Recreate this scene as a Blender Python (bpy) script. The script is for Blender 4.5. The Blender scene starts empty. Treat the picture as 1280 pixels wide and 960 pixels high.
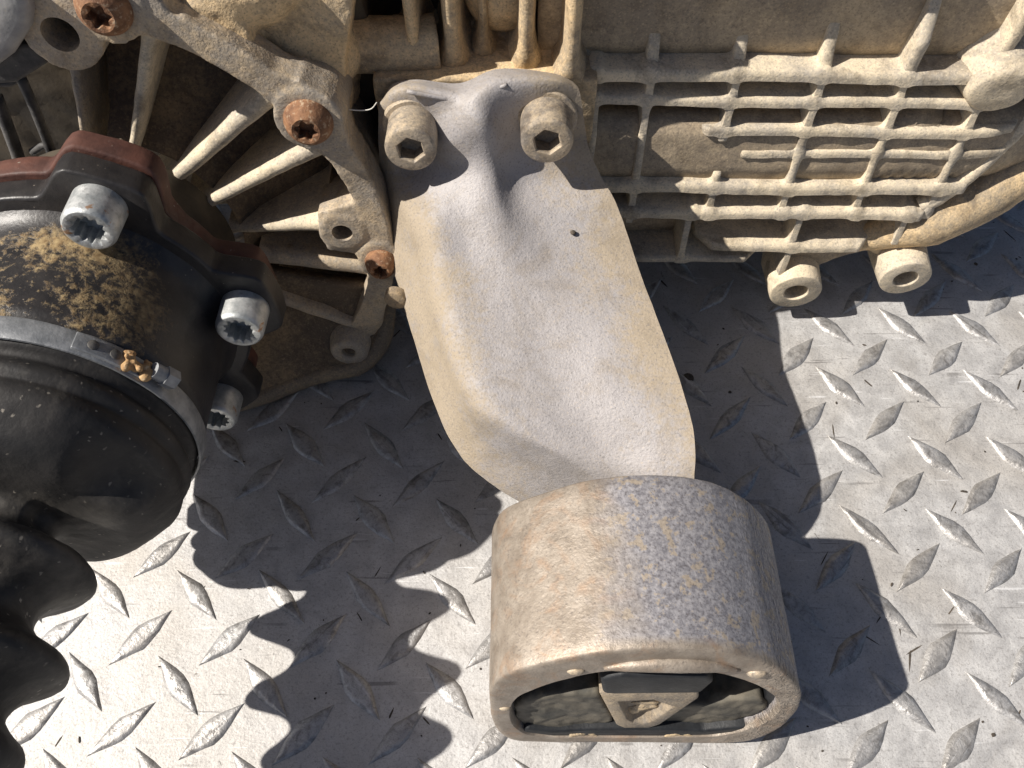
import bpy, bmesh, math, random
import numpy as np
from mathutils import Vector, Matrix, noise as mnoise
random.seed(7)
sc = bpy.context.scene
col = sc.collection
R_ = math.radians

# ------------------------------------------------------------------ camera, sky, sun, exposure
FPX, PITCH, CAMH = 1050.0, R_(60), 292.0            # focal length in photo pixels, downward pitch, height (mm)
cam_d = bpy.data.cameras.new('camera'); cam = bpy.data.objects.new('camera', cam_d); col.objects.link(cam)
cam_d.sensor_width = 36; cam_d.lens = 36 * FPX / 1280
cam_d.clip_start = 0.005; cam_d.clip_end = 50
cam.location = (0, 0, CAMH * .001); cam.rotation_euler = (math.pi / 2 - PITCH, 0, 0)
sc.camera = cam
SUN_DIR = Vector((.93, .12, -1.0)).normalized()
world = bpy.data.worlds.new('World'); sc.world = world; world.use_nodes = True
wn = world.node_tree; bg = wn.nodes['Background']
sky = wn.nodes.new('ShaderNodeTexSky'); sky.sky_type = 'NISHITA'; sky.sun_disc = False
sky.sun_elevation = math.asin(-SUN_DIR.z); sky.sun_rotation = math.atan2(-SUN_DIR.x, -SUN_DIR.y)
sky.air_density = .6; sky.dust_density = 1.8
wn.links.new(sky.outputs[0], bg.inputs[0]); bg.inputs[1].default_value = 0.05
sun_d = bpy.data.lights.new('sun', 'SUN'); sun_d.energy = 5.0; sun_d.angle = R_(.53); sun_d.color = (1, .94, .86)
sun = bpy.data.objects.new('sun', sun_d); col.objects.link(sun)
sun.rotation_euler = SUN_DIR.to_track_quat('-Z', 'Y').to_euler()
sc.view_settings.view_transform = 'Standard'; sc.view_settings.look = 'None'
sc.view_settings.exposure = 0.42; sc.view_settings.gamma = 1; sc.view_settings.use_curve_mapping = False

# ------------------------------------------------------------------ measuring: photo pixel -> place (mm)
_F = np.array([0, math.cos(PITCH), -math.sin(PITCH)]); _U = np.array([0, math.sin(PITCH), math.cos(PITCH)])
_X = np.array([1., 0, 0]); _C = np.array([0, 0, CAMH])
def ray(x, y): return _F + (x - 640) / FPX * _X - (y - 480) / FPX * _U
def at_z(x, y, z): d = ray(x, y); return _C + d * ((z - CAMH) / d[2])
def at_y(x, y, Y): d = ray(x, y); return _C + d * (Y / d[1])

# the gearbox lies rolled back by 8 degrees: its own upright frame (x, y, z) -> place
LEAN = R_(8); BC = (-132.0, 66.5); BY = 165.0          # bell housing axis (x, z) and front plane in that frame
_CB = np.array([BC[0], 177.0 + math.tan(LEAN) * BC[1], BC[1]]); _A = np.array([0, math.cos(LEAN), -math.sin(LEAN)]); _V = np.array([0, math.sin(LEAN), math.cos(LEAN)])
def tilt(p): return _CB + _X * (p[0] - BC[0]) + _A * (p[1] - BY) + _V * (p[2] - BC[1])
def at_t(x, y, yl):
    O = _CB + _A * (yl - BY); d = ray(x, y); w = _C + d * (((O - _C) @ _A) / (d @ _A)) - O
    return np.array([BC[0] + w[0], yl, BC[1] + w @ _V])

# ------------------------------------------------------------------ materials
def mat(name): 
    m = bpy.data.materials.new(name); m.use_nodes = True
    return m, m.node_tree, m.node_tree.nodes['Principled BSDF']
class NT:
    def __init__(s, nt):
        s.nt = nt
        tc = nt.nodes.new('ShaderNodeTexCoord'); oi = nt.nodes.new('ShaderNodeObjectInfo')
        ad = nt.nodes.new('ShaderNodeVectorMath'); ad.operation = 'ADD'
        mu = nt.nodes.new('ShaderNodeMath'); mu.operation = 'MULTIPLY'; mu.inputs[1].default_value = 3.7
        nt.links.new(oi.outputs['Random'], mu.inputs[0])
        nt.links.new(tc.outputs['Object'], ad.inputs[0]); nt.links.new(mu.outputs[0], ad.inputs[1])
        s.vec = ad.outputs[0]; s.obj = tc.outputs['Object']; s.rnd = oi.outputs['Random']
    def link(s, a, b): s.nt.links.new(a, b)
    def mapping(s, scale=(1, 1, 1), rot=(0, 0, 0), src=None):
        n = s.nt.nodes.new('ShaderNodeMapping'); n.inputs['Scale'].default_value = scale; n.inputs['Rotation'].default_value = rot
        s.link(src or s.vec, n.inputs['Vector']); return n.outputs[0]
    def noise(s, scale, detail=4, rough=.55, dist=0, vec=None):
        n = s.nt.nodes.new('ShaderNodeTexNoise'); n.inputs['Scale'].default_value = scale
        n.inputs['Detail'].default_value = detail; n.inputs['Roughness'].default_value = rough; n.inputs['Distortion'].default_value = dist
        s.link(vec or s.vec, n.inputs['Vector']); return n.outputs['Fac']
    def voro(s, scale, feature='F1', vec=None):
        n = s.nt.nodes.new('ShaderNodeTexVoronoi'); n.inputs['Scale'].default_value = scale; n.feature = feature
        s.link(vec or s.vec, n.inputs['Vector']); return n.outputs['Distance']
    def ramp(s, fac, stops):
        n = s.nt.nodes.new('ShaderNodeValToRGB'); e = n.color_ramp.elements
        while len(e) < len(stops): e.new(.5)
        for el, (p, c) in zip(e, stops):
            el.position = p; el.color = (c, c, c, 1) if isinstance(c, (int, float)) else (*c, 1)
        s.link(fac, n.inputs[0]); return n.outputs[0]
    def mix(s, fac, a, b, mode='MIX'):
        n = s.nt.nodes.new('ShaderNodeMix'); n.data_type = 'RGBA'; n.blend_type = mode
        for idx, v in ((0, fac), (6, a), (7, b)):
            sock = n.inputs[idx]
            if isinstance(v, (int, float)): sock.default_value = v if idx == 0 else (v, v, v, 1)
            elif isinstance(v, tuple): sock.default_value = (*v, 1)
            else: s.link(v, sock)
        return n.outputs[2]
    def math(s, op, a, b=0.0, c=None):
        n = s.nt.nodes.new('ShaderNodeMath'); n.operation = op
        for i, v in enumerate((a, b) if c is None else (a, b, c)):
            if isinstance(v, (int, float)): n.inputs[i].default_value = v
            else: s.link(v, n.inputs[i])
        return n.outputs[0]
    def bump(s, h, strength, dist, prev=None):
        n = s.nt.nodes.new('ShaderNodeBump'); n.inputs['Strength'].default_value = strength; n.inputs['Distance'].default_value = dist
        s.link(h, n.inputs['Height'])
        if prev is not None: s.link(prev, n.inputs['Normal'])
        return n.outputs[0]

def cast_metal(name, grey, dust, cover=.5, rough=.75, metallic=.0, grain=1.0, dark=(.07, .045, .025), darkamt=.5, sheen_stripe=None):
    """sand-cast alloy with a coat of dried dust: grey where rubbed, dust elsewhere, dark oil stains.
    rub: paler stripe with sheen painted in (x0, slope, y0, half width) in metres, edges darker with dust and painted shade"""
    m, nt, b = mat(name); n = NT(nt)
    big = n.noise(38, 4, .62, .5); fine = n.noise(620, 3, .65); mid = n.noise(160, 4, .62)
    mask = n.math('ADD', n.math('MULTIPLY', big, .62), n.math('MULTIPLY', fine, .38))
    if sheen_stripe:
        sx = nt.nodes.new('ShaderNodeSeparateXYZ'); n.link(n.obj, sx.inputs[0])
        ctr = n.math('ADD', sheen_stripe[0], n.math('MULTIPLY', n.math('SUBTRACT', sheen_stripe[2], sx.outputs[1]), sheen_stripe[1]))
        off = n.math('DIVIDE', n.math('ABSOLUTE', n.math('SUBTRACT', sx.outputs[0], ctr)), sheen_stripe[3])
        mask = n.math('ADD', mask, n.math('MULTIPLY', n.math('SUBTRACT', off, .75), .34))
    lo = .5 - (cover - .5) * .5
    f = n.ramp(mask, [(lo - .09, 0), (lo + .11, 1)])
    c = n.mix(f, grey, dust)
    c = n.mix(n.math('MULTIPLY', n.ramp(n.noise(62, 5, .68, .8), [(.50, 0), (.70, 1)]), darkamt), c, dark)
    c = n.mix(n.math('MULTIPLY', n.ramp(mid, [(.56, 0), (.68, 1)]), .35), c, tuple(x * .8 for x in grey))
    sp = n.noise(1500, 2, .5)
    c = n.mix(n.ramp(sp, [(.30, .45), (.44, 1)]), tuple(x * .45 for x in grey), c)
    c = n.mix(n.ramp(sp, [(.60, 0), (.74, .45)]), c, tuple(min(1, x * 1.35) for x in dust))
    n.link(c, b.inputs['Base Color'])
    n.link(n.mix(f, rough - .12, rough + .12), b.inputs['Roughness'])
    if metallic: n.link(n.mix(f, metallic, metallic * .25), b.inputs['Metallic'])
    hgt = n.math('ADD', n.math('MULTIPLY', n.noise(1300, 2, .6), .45), mid)
    n.link(n.bump(hgt, .42 * grain, .0010), b.inputs['Normal'])
    return m
M = {}
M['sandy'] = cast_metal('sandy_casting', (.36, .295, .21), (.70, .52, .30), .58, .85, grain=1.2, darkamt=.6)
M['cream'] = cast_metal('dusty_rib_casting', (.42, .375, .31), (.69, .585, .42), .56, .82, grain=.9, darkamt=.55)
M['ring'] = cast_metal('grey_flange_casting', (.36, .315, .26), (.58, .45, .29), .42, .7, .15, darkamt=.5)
M['oily_shade'] = cast_metal('oily_shaded_casting', (.12, .085, .052), (.34, .24, .135), .42, .75, darkamt=.6, dark=(.03, .02, .012))  # oily brown with the recess shade painted into the colour
M['shade'] = cast_metal('shaded_brown_casting', (.21, .165, .115), (.42, .31, .18), .40, .72, darkamt=.45)  # brown casting with shade put into its colour
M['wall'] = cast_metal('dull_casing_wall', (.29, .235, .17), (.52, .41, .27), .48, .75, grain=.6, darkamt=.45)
M['arm'] = cast_metal('bracket_alloy', (.35, .33, .327), (.355, .295, .22), .48, .70, .06, .85, (.23, .185, .13), .50, (-.006, .36, .190, .030))  # painted sheen along the paler middle, painted shade plus dust at the edges
M['bush_metal'] = cast_metal('dusty_core_steel', (.22, .19, .155), (.40, .32, .22), .45, .7, .1, darkamt=.5)
M['boltdust'] = cast_metal('dusty_bolt_steel', (.30, .265, .225), (.55, .44, .30), .45, .60, .3, .7, darkamt=.65)

def zone_housing():
    m, nt, b = mat('stained_housing_steel'); n = NT(nt)
    sx = nt.nodes.new('ShaderNodeSeparateXYZ'); n.link(n.obj, sx.inputs[0])
    edge = n.math('ADD', sx.outputs[0], n.math('MULTIPLY', n.math('SUBTRACT', n.noise(60, 5, .6, .5, n.obj), .5), .03))
    zone = n.ramp(n.math('MULTIPLY', n.math('ADD', edge, .03), 8.0), [(.40, 0), (.52, 1)])
    fine = n.noise(700, 5, .65, 0, n.obj); mid = n.noise(150, 5, .6, .3, n.obj)
    tan = n.mix(n.ramp(mid, [(.35, 0), (.65, 1)]), (.235, .195, .155), (.37, .32, .265))
    tan = n.mix(n.ramp(n.noise(90, 6, .6, 1.5, n.obj), [(.52, 0), (.70, .6)]), tan, (.33, .21, .13))
    blue = n.mix(n.ramp(fine, [(.38, 0), (.62, 1)]), (.215, .208, .225), (.38, .368, .382))
    och = n.ramp(n.math('ADD', n.math('MULTIPLY', n.noise(230, 4, .62, .3, n.obj), .7), n.math('MULTIPLY', fine, .3)), [(.535, 0), (.575, 1)])
    blue = n.mix(n.math('MULTIPLY', och, .62), blue, (.44, .35, .235))
    lip = n.math('SUBTRACT', sx.outputs[1], n.math('MULTIPLY', sx.outputs[2], .162))      # dust lies on the turned front lip, not the stain
    zone = n.math('MULTIPLY', zone, n.ramp(n.math('MULTIPLY', lip, 20.0), [(.69, 0), (.74, 1)]))
    c = n.mix(zone, tan, blue)
    c = n.mix(n.ramp(n.noise(1400, 2, .5, 0, n.obj), [(.3, .55), (.44, 1)]), (.14, .12, .11), c)
    n.link(c, b.inputs['Base Color']); b.inputs['Metallic'].default_value = .35
    n.link(n.ramp(fine, [(.3, .40), (.7, .62)]), b.inputs['Roughness'])
    bp = n.bump(n.math('ADD', n.noise(900, 3, .65, 0, n.obj), n.math('MULTIPLY', n.noise(330, 3, .6, .3, n.obj), .2)), .34, .0005)
    right = n.ramp(n.math('MULTIPLY', sx.outputs[0], 10.0), [(.62, 0), (.75, 1)])
    st = n.noise(520, 3, .65, .8, n.mapping((1, .6, 1), src=n.obj))
    bp = n.bump(n.math('MULTIPLY', st, right), 1.0, .0026, bp)
    n.link(bp, b.inputs['Normal']); return m
M['housing'] = zone_housing()

def rust(name, a, b_, c_):
    m, nt, b = mat(name); n = NT(nt)
    f = n.noise(260, 6, .65, .4); c = n.mix(n.ramp(f, [(.38, 0), (.62, 1)]), a, b_)
    c = n.mix(n.ramp(n.noise(700, 3, .6), [(.55, 0), (.68, .8)]), c, c_)
    n.link(c, b.inputs['Base Color']); b.inputs['Roughness'].default_value = .8
    n.link(n.bump(n.noise(900, 4, .6), .6, .0006), b.inputs['Normal']); return m
M['rust'] = rust('rusty_bolt_steel', (.14, .065, .032), (.29, .145, .07), (.44, .33, .22))
M['rustdirt'] = rust('rust_and_dried_mud', (.26, .13, .05), (.50, .32, .15), (.62, .48, .30))

def zinc():
    m, nt, b = mat('zinc_plated_steel'); n = NT(nt)
    c = n.mix(n.ramp(n.noise(300, 5, .6), [(.35, 0), (.65, 1)]), (.36, .38, .38), (.60, .61, .60))
    c = n.mix(n.ramp(n.noise(190, 5, .6, .5), [(.64, 0), (.68, .8)]), c, (.40, .20, .08))
    c = n.mix(n.ramp(n.noise(900, 3, .6), [(.32, .7), (.42, 1)]), (.10, .08, .07), c)
    n.link(c, b.inputs['Base Color']); b.inputs['Metallic'].default_value = .55; b.inputs['Roughness'].default_value = .48
    n.link(n.bump(n.noise(700, 4, .6), .3, .0004), b.inputs['Normal']); return m
M['zinc'] = zinc()

def black_paint():
    m, nt, b = mat('black_painted_steel'); n = NT(nt)
    c = n.mix(n.ramp(n.noise(120, 5, .6), [(.35, 0), (.7, 1)]), (.016, .015, .016), (.04, .036, .034))
    f = n.math('ADD', n.math('MULTIPLY', n.noise(42, 3, .5, .3, n.obj), .55), n.math('MULTIPLY', n.noise(480, 4, .7, .2, n.obj), .45))
    sx = nt.nodes.new('ShaderNodeSeparateXYZ'); n.link(n.obj, sx.inputs[0])   # ochre corrosion has broken out on the upper crown of the race
    reg = n.math('MULTIPLY', n.ramp(n.math('MULTIPLY', sx.outputs[2], 5.0), [(.43, 0), (.56, 1)]), n.ramp(n.math('MULTIPLY', sx.outputs[1], 4.0), [(.60, 1), (.63, 0)]))
    f = n.math('MULTIPLY', n.ramp(n.math('ADD', f, n.math('MULTIPLY', reg, .13)), [(.58, 0), (.68, .9)]), reg)
    rc = n.mix(n.ramp(n.noise(500, 4, .6), [(.35, 0), (.62, 1)]), (.22, .14, .06), (.45, .33, .165))
    c = n.mix(f, c, rc)
    c = n.mix(n.math('MULTIPLY', n.ramp(n.voro(420), [(.05, .7), (.12, 0)]), n.ramp(n.noise(90, 4, .6), [(.48, 0), (.62, 1)])), c, (.35, .30, .25))
    n.link(c, b.inputs['Base Color']); n.link(n.mix(f, .42, .85), b.inputs['Roughness'])
    n.link(n.bump(n.math('ADD', n.math('MULTIPLY', n.noise(800, 4, .6), .5), f), .35, .0006), b.inputs['Normal']); return m
M['black'] = black_paint()

def plain(name, c0, c1, rough=.5, scale=200, bump=.2, speck=0.0, metallic=0, speckc=(.4, .36, .3)):
    m, nt, b = mat(name); n = NT(nt)
    c = n.mix(n.ramp(n.noise(scale, 5, .6), [(.35, 0), (.65, 1)]), c0, c1)
    if speck:
        vv = n.mix(.004, n.vec, n.noise(300, 3)); k = n.ramp(n.noise(70, 5, .65), [(.44, 0), (.62, 1)])
        c = n.mix(n.math('MULTIPLY', n.ramp(n.voro(330, vec=vv), [(.04 + speck * .06, .75), (.09 + speck * .10, 0)]), k), c, speckc)
        c = n.mix(n.ramp(n.noise(28, 6, .7, .5), [(.52, 0), (.75, .22)]), c, speckc)
    n.link(c, b.inputs['Base Color']); b.inputs['Metallic'].default_value = metallic
    n.link(n.ramp(n.noise(scale * .4, 4, .6), [(.3, rough - .1), (.7, rough + .12)]), b.inputs['Roughness'])
    n.link(n.bump(n.noise(scale * 4, 4, .6), bump, .0005), b.inputs['Normal']); return m
M['rubber'] = plain('black_rubber', (.012, .0115, .0115), (.032, .029, .027), .64, 90, .4, .7)
M['bush'] = plain('dusty_bush_rubber', (.045, .044, .038), (.15, .132, .10), .7, 110, .5)
M['bushblack'] = plain('clean_black_rubber', (.006, .007, .009), (.013, .015, .018), .62, 240, .3)
M['redplate'] = plain('red_brown_steel', (.055, .020, .014), (.115, .045, .030), .65, 160, .3, .5)
M['band'] = plain('dull_clamp_steel', (.20, .21, .22), (.36, .37, .38), .5, 220, .3, .5, .4, (.55, .53, .5))
M['dark'] = plain('shaded_recess_casting', (.035, .028, .02), (.09, .07, .045), .85, 60, .4)  # shade of the gaps painted in as a near-black colour
M['plastic'] = plain('grey_plastic', (.24, .24, .24), (.42, .41, .39), .6, 120, .3, .3)
M['cable'] = plain('black_cable', (.03, .03, .032), (.10, .095, .09), .6, 200, .3, .4)
M['grit'] = plain('dark_grit', (.02, .018, .016), (.10, .08, .06), .9, 300, .5)
M['fibre'] = plain('pale_fibre', (.6, .58, .52), (.7, .68, .62), .6, 300, .1)

def checker_plate(name, lug):
    m, nt, b = mat(name); n = NT(nt)
    v = n.obj if not lug else n.vec
    fine = n.noise(900, 4, .6, 0, v); mid = n.noise(110, 4, .65, .4, v); big = n.noise(17, 4, .6, .5, v)
    c = n.mix(n.ramp(mid, [(.33, 0), (.62, 1)]), (.455, .447, .44), (.60, .593, .583))
    c = n.mix(n.math('MULTIPLY', n.ramp(big, [(.46, 0), (.68, 1)]), .55), c, (.47, .43, .375))
    c = n.mix(n.ramp(fine, [(.30, .45), (.46, 1)]), (.22, .205, .195), c)
    c = n.mix(n.ramp(n.noise(2100, 2, .5, 0, v), [(.33, .7), (.47, 1)]), (.20, .19, .18), c)
    chips = n.noise(170, 4, .7, 1.2, v)
    c = n.mix(n.ramp(chips, [(.68, 0), (.73, .7)]), c, (.14, .125, .11))
    # scratches in a few directions
    bmp = None
    for k, (rot, sc_) in enumerate(((.6, 60), (2.3, 75), (1.9, 26))):
        s = n.noise(1, 2, .5, 0, n.mapping((sc_ * .55, sc_ * 11, 40), (0, 0, rot), v))
        pres = n.ramp(n.noise(31 + 9 * k, 2, .5, 0, n.mapping((1, 1, 1), (0, 0, k * 2.1), v)), [(.50, 0), (.58, 1)])
        f = n.math('MULTIPLY', n.ramp(s, [(.655, 0), (.70, 1)]), pres)
        c = n.mix(n.math('MULTIPLY', f, .55 if k % 2 else .6), c, (.16, .15, .145) if k != 1 else (.85, .85, .85))
    if lug:
        c = n.mix(n.ramp(n.noise(240, 6, .7, .8, v), [(.46, 0), (.66, .75)]), c, (.15, .14, .13))
        c = n.mix(.18, c, (.25, .24, .235))
    n.link(c, b.inputs['Base Color'])
    b.inputs['Metallic'].default_value = .45 if not lug else .55
    n.link(n.ramp(mid, [(.3, .57), (.7, .74)]) if not lug else n.ramp(mid, [(.3, .38), (.7, .60)]), b.inputs['Roughness'])
    bp = n.bump(n.noise(1200, 3, .6, 0, v), .30, .0004)
    bp = n.bump(n.noise(70, 4, .6, .2, v), .35, .002, bp)
    if lug: bp = n.bump(n.noise(260, 5, .65, .6, v), .45, .0010, bp)
    n.link(bp, b.inputs['Normal']); return m
M['plate'] = checker_plate('worn_aluminium_plate', False)
M['lug'] = checker_plate('worn_aluminium_lug', True)

# ------------------------------------------------------------------ mesh building (all in mm, linked at real size)
class MB:
    def __init__(s): s.v = []; s.f = []
    def add(s, v, f):
        o = len(s.v); s.v += [tuple(p) for p in v]; s.f += [tuple(i + o for i in q) for q in f]; return s
    def box(s, lo, hi):
        x0, y0, z0 = lo; x1, y1, z1 = hi
        return s.add([(x0, y0, z0), (x1, y0, z0), (x1, y1, z0), (x0, y1, z0), (x0, y0, z1), (x1, y0, z1), (x1, y1, z1), (x0, y1, z1)],
                     [(3, 2, 1, 0), (4, 5, 6, 7), (0, 1, 5, 4), (1, 2, 6, 5), (2, 3, 7, 6), (3, 0, 4, 7)])
    def prism(s, poly, O, ex, ey, ed, d0, d1):
        """outline poly in (ex, ey) at O, pulled from d0 to d1 along ed"""
        O, ex, ey, ed = map(np.array, (O, ex, ey, ed)); n = len(poly)
        v = [O + ex * a + ey * b + ed * d for d in (d0, d1) for a, b in poly]
        return s.add(v, [tuple(range(n)), tuple(range(2 * n - 1, n - 1, -1))] + [(i, n + i, n + (i + 1) % n, (i + 1) % n) for i in range(n)])
    def lathe(s, O, ax, rings, N=40, cap=(True, True), up=None):
        """rings: (distance along ax, radius or radius(theta))"""
        ax = Vector(ax).normalized(); u = Vector(up) if up else (Vector((0, 0, 1)) if abs(ax.z) < .9 else Vector((1, 0, 0)))
        e1 = ax.cross(u).normalized(); e2 = ax.cross(e1); O = Vector(O); v = []; f = []
        for h, r in rings:
            for k in range(N):
                t = 2 * math.pi * k / N; rr = r(t) if callable(r) else r
                v.append(O + ax * h + e1 * (rr * math.cos(t)) + e2 * (rr * math.sin(t)))
        for i in range(len(rings) - 1):
            for k in range(N):
                k2 = (k + 1) % N; f.append((i * N + k, i * N + k2, (i + 1) * N + k2, (i + 1) * N + k))
        if cap[0]: f.append(tuple(range(N - 1, -1, -1)))
        if cap[1]: f.append(tuple(range((len(rings) - 1) * N, len(rings) * N)))
        return s.add(v, f)
    def tube(s, pts, r, N=12):
        pts = [Vector(p) for p in pts]; v = []; f = []; n = len(pts); prev = None
        for i, p in enumerate(pts):
            t = (pts[min(i + 1, n - 1)] - pts[max(i - 1, 0)]).normalized()
            u = prev - t * prev.dot(t) if prev is not None else t.orthogonal()
            u.normalize(); prev = u; w = t.cross(u); rr = r[i] if isinstance(r, (list, tuple)) else r
            for k in range(N):
                a = 2 * math.pi * k / N; v.append(p + u * (rr * math.cos(a)) + w * (rr * math.sin(a)))
        for i in range(n - 1):
            for k in range(N): f.append((i * N + k, i * N + (k + 1) % N, (i + 1) * N + (k + 1) % N, (i + 1) * N + k))
        f.append(tuple(range(N - 1, -1, -1))); f.append(tuple(range((n - 1) * N, n * N)))
        return s.add(v, f)
    def blob(s, c, r, sub=3):
        b = bmesh.new(); bmesh.ops.create_icosphere(b, subdivisions=sub, radius=1)
        r = (r, r, r) if isinstance(r, (int, float)) else r
        s.add([(c[0] + q.co.x * r[0], c[1] + q.co.y * r[1], c[2] + q.co.z * r[2]) for q in b.verts], [tuple(x.index for x in q.verts) for q in b.faces]); b.free(); return s
    def grid(s, rows, flip=False):
        n, m = len(rows), len(rows[0])
        f = [(i * m + j, i * m + j + 1, (i + 1) * m + j + 1, (i + 1) * m + j) for i in range(n - 1) for j in range(m - 1)]
        return s.add([p for r in rows for p in r], [q[::-1] for q in f] if flip else f)
    def build(s, name, m, parent=None, tilted=False, angle=35, remesh=None, smooth=0, bevel=None, solidify=None, rough=0, sub=0, keep=None):
        me = bpy.data.meshes.new(name)
        v = np.array([tilt(p) for p in s.v] if tilted else s.v, float)
        org = np.array(keep) if keep is not None else np.zeros(3)
        me.from_pydata(((v - org) * .001).tolist(), [], s.f); me.update()
        b = bmesh.new(); b.from_mesh(me); bmesh.ops.recalc_face_normals(b, faces=b.faces); b.to_mesh(me); b.free()
        o = bpy.data.objects.new(name, me); col.objects.link(o); me.materials.append(m)
        if keep is not None: o.location = org * .001
        if solidify:
            q = o.modifiers.new('s', 'SOLIDIFY'); q.thickness = solidify * .001; q.offset = -1
        if bevel:
            q = o.modifiers.new('b', 'BEVEL'); q.width = bevel * .001; q.segments = 3; q.limit_method = 'ANGLE'; q.angle_limit = R_(30); q.use_clamp_overlap = True
        if remesh:
            q = o.modifiers.new('r', 'REMESH'); q.mode = 'VOXEL'; q.voxel_size = remesh * .001
        if smooth:
            q = o.modifiers.new('m', 'SMOOTH'); q.factor = .5; q.iterations = smooth
        if sub:
            q = o.modifiers.new('u', 'SUBSURF'); q.levels = q.render_levels = sub
        if o.modifiers:
            dg = bpy.context.evaluated_depsgraph_get(); dg.update()
            me2 = bpy.data.meshes.new_from_object(o.evaluated_get(dg)); o.modifiers.clear(); o.data = me2; bpy.data.meshes.remove(me); me = me2; me.name = name
        if rough:
            me.calc_loop_triangles() if False else None
            nr = [q.normal.copy() for q in me.vertices]
            for q, n_ in zip(me.vertices, nr):
                w = q.co * 1000
                q.co += n_ * (.001 * rough * (mnoise.noise(w * .11) * 1.0 + mnoise.noise(w * .37) * .5))
        for p in me.polygons: p.use_smooth = True
        if angle < 180: me.set_sharp_from_angle(angle=R_(angle))
        if parent: adopt(o, parent)
        return o
def adopt(o, parent):
    o.parent = parent
    o.matrix_parent_inverse = world_of(parent).inverted()
def world_of(o):
    m = Matrix.LocRotScale(o.location, o.rotation_euler, o.scale)
    if o.parent: m = world_of(o.parent) @ o.matrix_parent_inverse @ m
    return m
def tag(o, label=None, cat=None, group=None, kind=None):
    for k, v in (('label', label), ('category', cat), ('group', group), ('kind', kind)):
        if v: o[k] = v
    return o
def thing(name, label, cat, loc):
    o = bpy.data.objects.new(name, None); col.objects.link(o); o.location = Vector(loc) * .001
    o.empty_display_size = .02; return tag(o, label, cat)
def cut(o, cutters):
    """drill holes: subtract closed meshes (in mm) from an object, cutters are discarded"""
    for mb in cutters:
        c = mb.build('cutter', M['dark'], tilted=True); q = o.modifiers.new('c', 'BOOLEAN'); q.object = c; q.operation = 'DIFFERENCE'; q.solver = 'EXACT'
        dg = bpy.context.evaluated_depsgraph_get(); dg.update()
        me2 = bpy.data.meshes.new_from_object(o.evaluated_get(dg)); o.modifiers.clear(); old = o.data; o.data = me2; bpy.data.meshes.remove(old)
        me = c.data; bpy.data.objects.remove(c); bpy.data.meshes.remove(me)
    for p in o.data.polygons: p.use_smooth = True
    o.data.set_sharp_from_angle(angle=R_(40))
def polar(c, t, r): return (c[0] + r * math.cos(R_(t)), c[1] + r * math.sin(R_(t)))
def catmull(P, n):
    P = [np.array(p, float) for p in P]; out = []
    for i in range(len(P) - 1):
        a = P[i - 1] if i else 2 * P[0] - P[1]; b, c = P[i], P[i + 1]; d = P[i + 2] if i + 2 < len(P) else 2 * P[-1] - P[-2]
        for k in range(n):
            t = k / n
            out.append(.5 * (2 * b + (c - a) * t + (2 * a - 5 * b + 4 * c - d) * t * t + (3 * b - a - 3 * c + d) * t ** 3))
    out.append(P[-1]); return out
def hexfn(af, rot=0):
    def f(t):
        a = (t + rot) % (math.pi / 3) - math.pi / 6
        return af / 2 / math.cos(a)
    return f
def starfn(r0, r1, n, rot=0): return lambda t: r0 + (r1 - r0) * (.5 + .5 * math.cos(n * (t + rot))) 

# ------------------------------------------------------------------ the floor: checker plate with raised diamonds
fl = MB()
xs = np.linspace(-1500, 1500, 13)
fl.grid([[(x, y, 0) for x in xs] for y in xs])
floor = fl.build('checker_plate_floor', M['plate']); tag(floor, kind='structure')
def diamond(seed, ln, wd, ht=.95):
    rnd = random.Random(seed); n = 7; lo = []; mi = []; tp = []
    def outline(L, W, z, jit):
        pts = []
        for sgn in (1, -1):
            for k in range(n):
                t = -1 + 2 * k / n if sgn > 0 else 1 - 2 * k / n
                w = (1 - abs(t) ** 1.18) * (1 + rnd.uniform(-jit, jit) * 1.6)
                pts.append((t * L / 2, sgn * W / 2 * w, z + rnd.uniform(-jit, jit) * .6 * (z > 0)))
        return pts
    rings = [outline(ln, wd, -.3, .02), outline(ln * .97, wd * .94, .10, .05), outline(ln * .86, wd * .70, ht * .80, .09), outline(ln * .74, wd * .46, ht, .12)]
    v = [p for r in rings for p in r]; N = 2 * n; f = []
    for i in range(3):
        for k in range(N): f.append((i * N + k, i * N + (k + 1) % N, (i + 1) * N + (k + 1) % N, (i + 1) * N + k))
    f.append(tuple(range(3 * N, 4 * N))); return v, f
proto = []
for k in range(14):
    mb = MB(); mb.add(*diamond(k, 26.2 + random.uniform(-1.3, 1.3), 8.2 + random.uniform(-.9, .9))); o = mb.build('tread_diamond', M['lug'], angle=50); proto.append(o.data); bpy.data.objects.remove(o)
E1 = np.array([30.1 * math.cos(R_(-1.16)), 30.1 * math.sin(R_(-1.16))]); E2 = np.array([29.6 * math.sin(R_(1.16)), 29.6 * math.cos(R_(1.16))])
A0 = np.array([-111.0, 83.0]); spots = []; far = MB()
for i in range(-22, 30):
    for j in range(-18, 26):
        for h, ang in ((0, -48.0), (.5, 44.0)):
            p = A0 + E1 * (i + h) + E2 * (j + h); spots.append((p[0], p[1], ang))
def seen(s):
    d = np.array([s[0], s[1], 0]) - _C; w = d @ _F
    if w < 20: return False
    x = 640 + FPX * d[0] / w; y = 480 - FPX * (d @ _U) / w
    return -60 < x < 1340 and 250 < y < 1020
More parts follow.
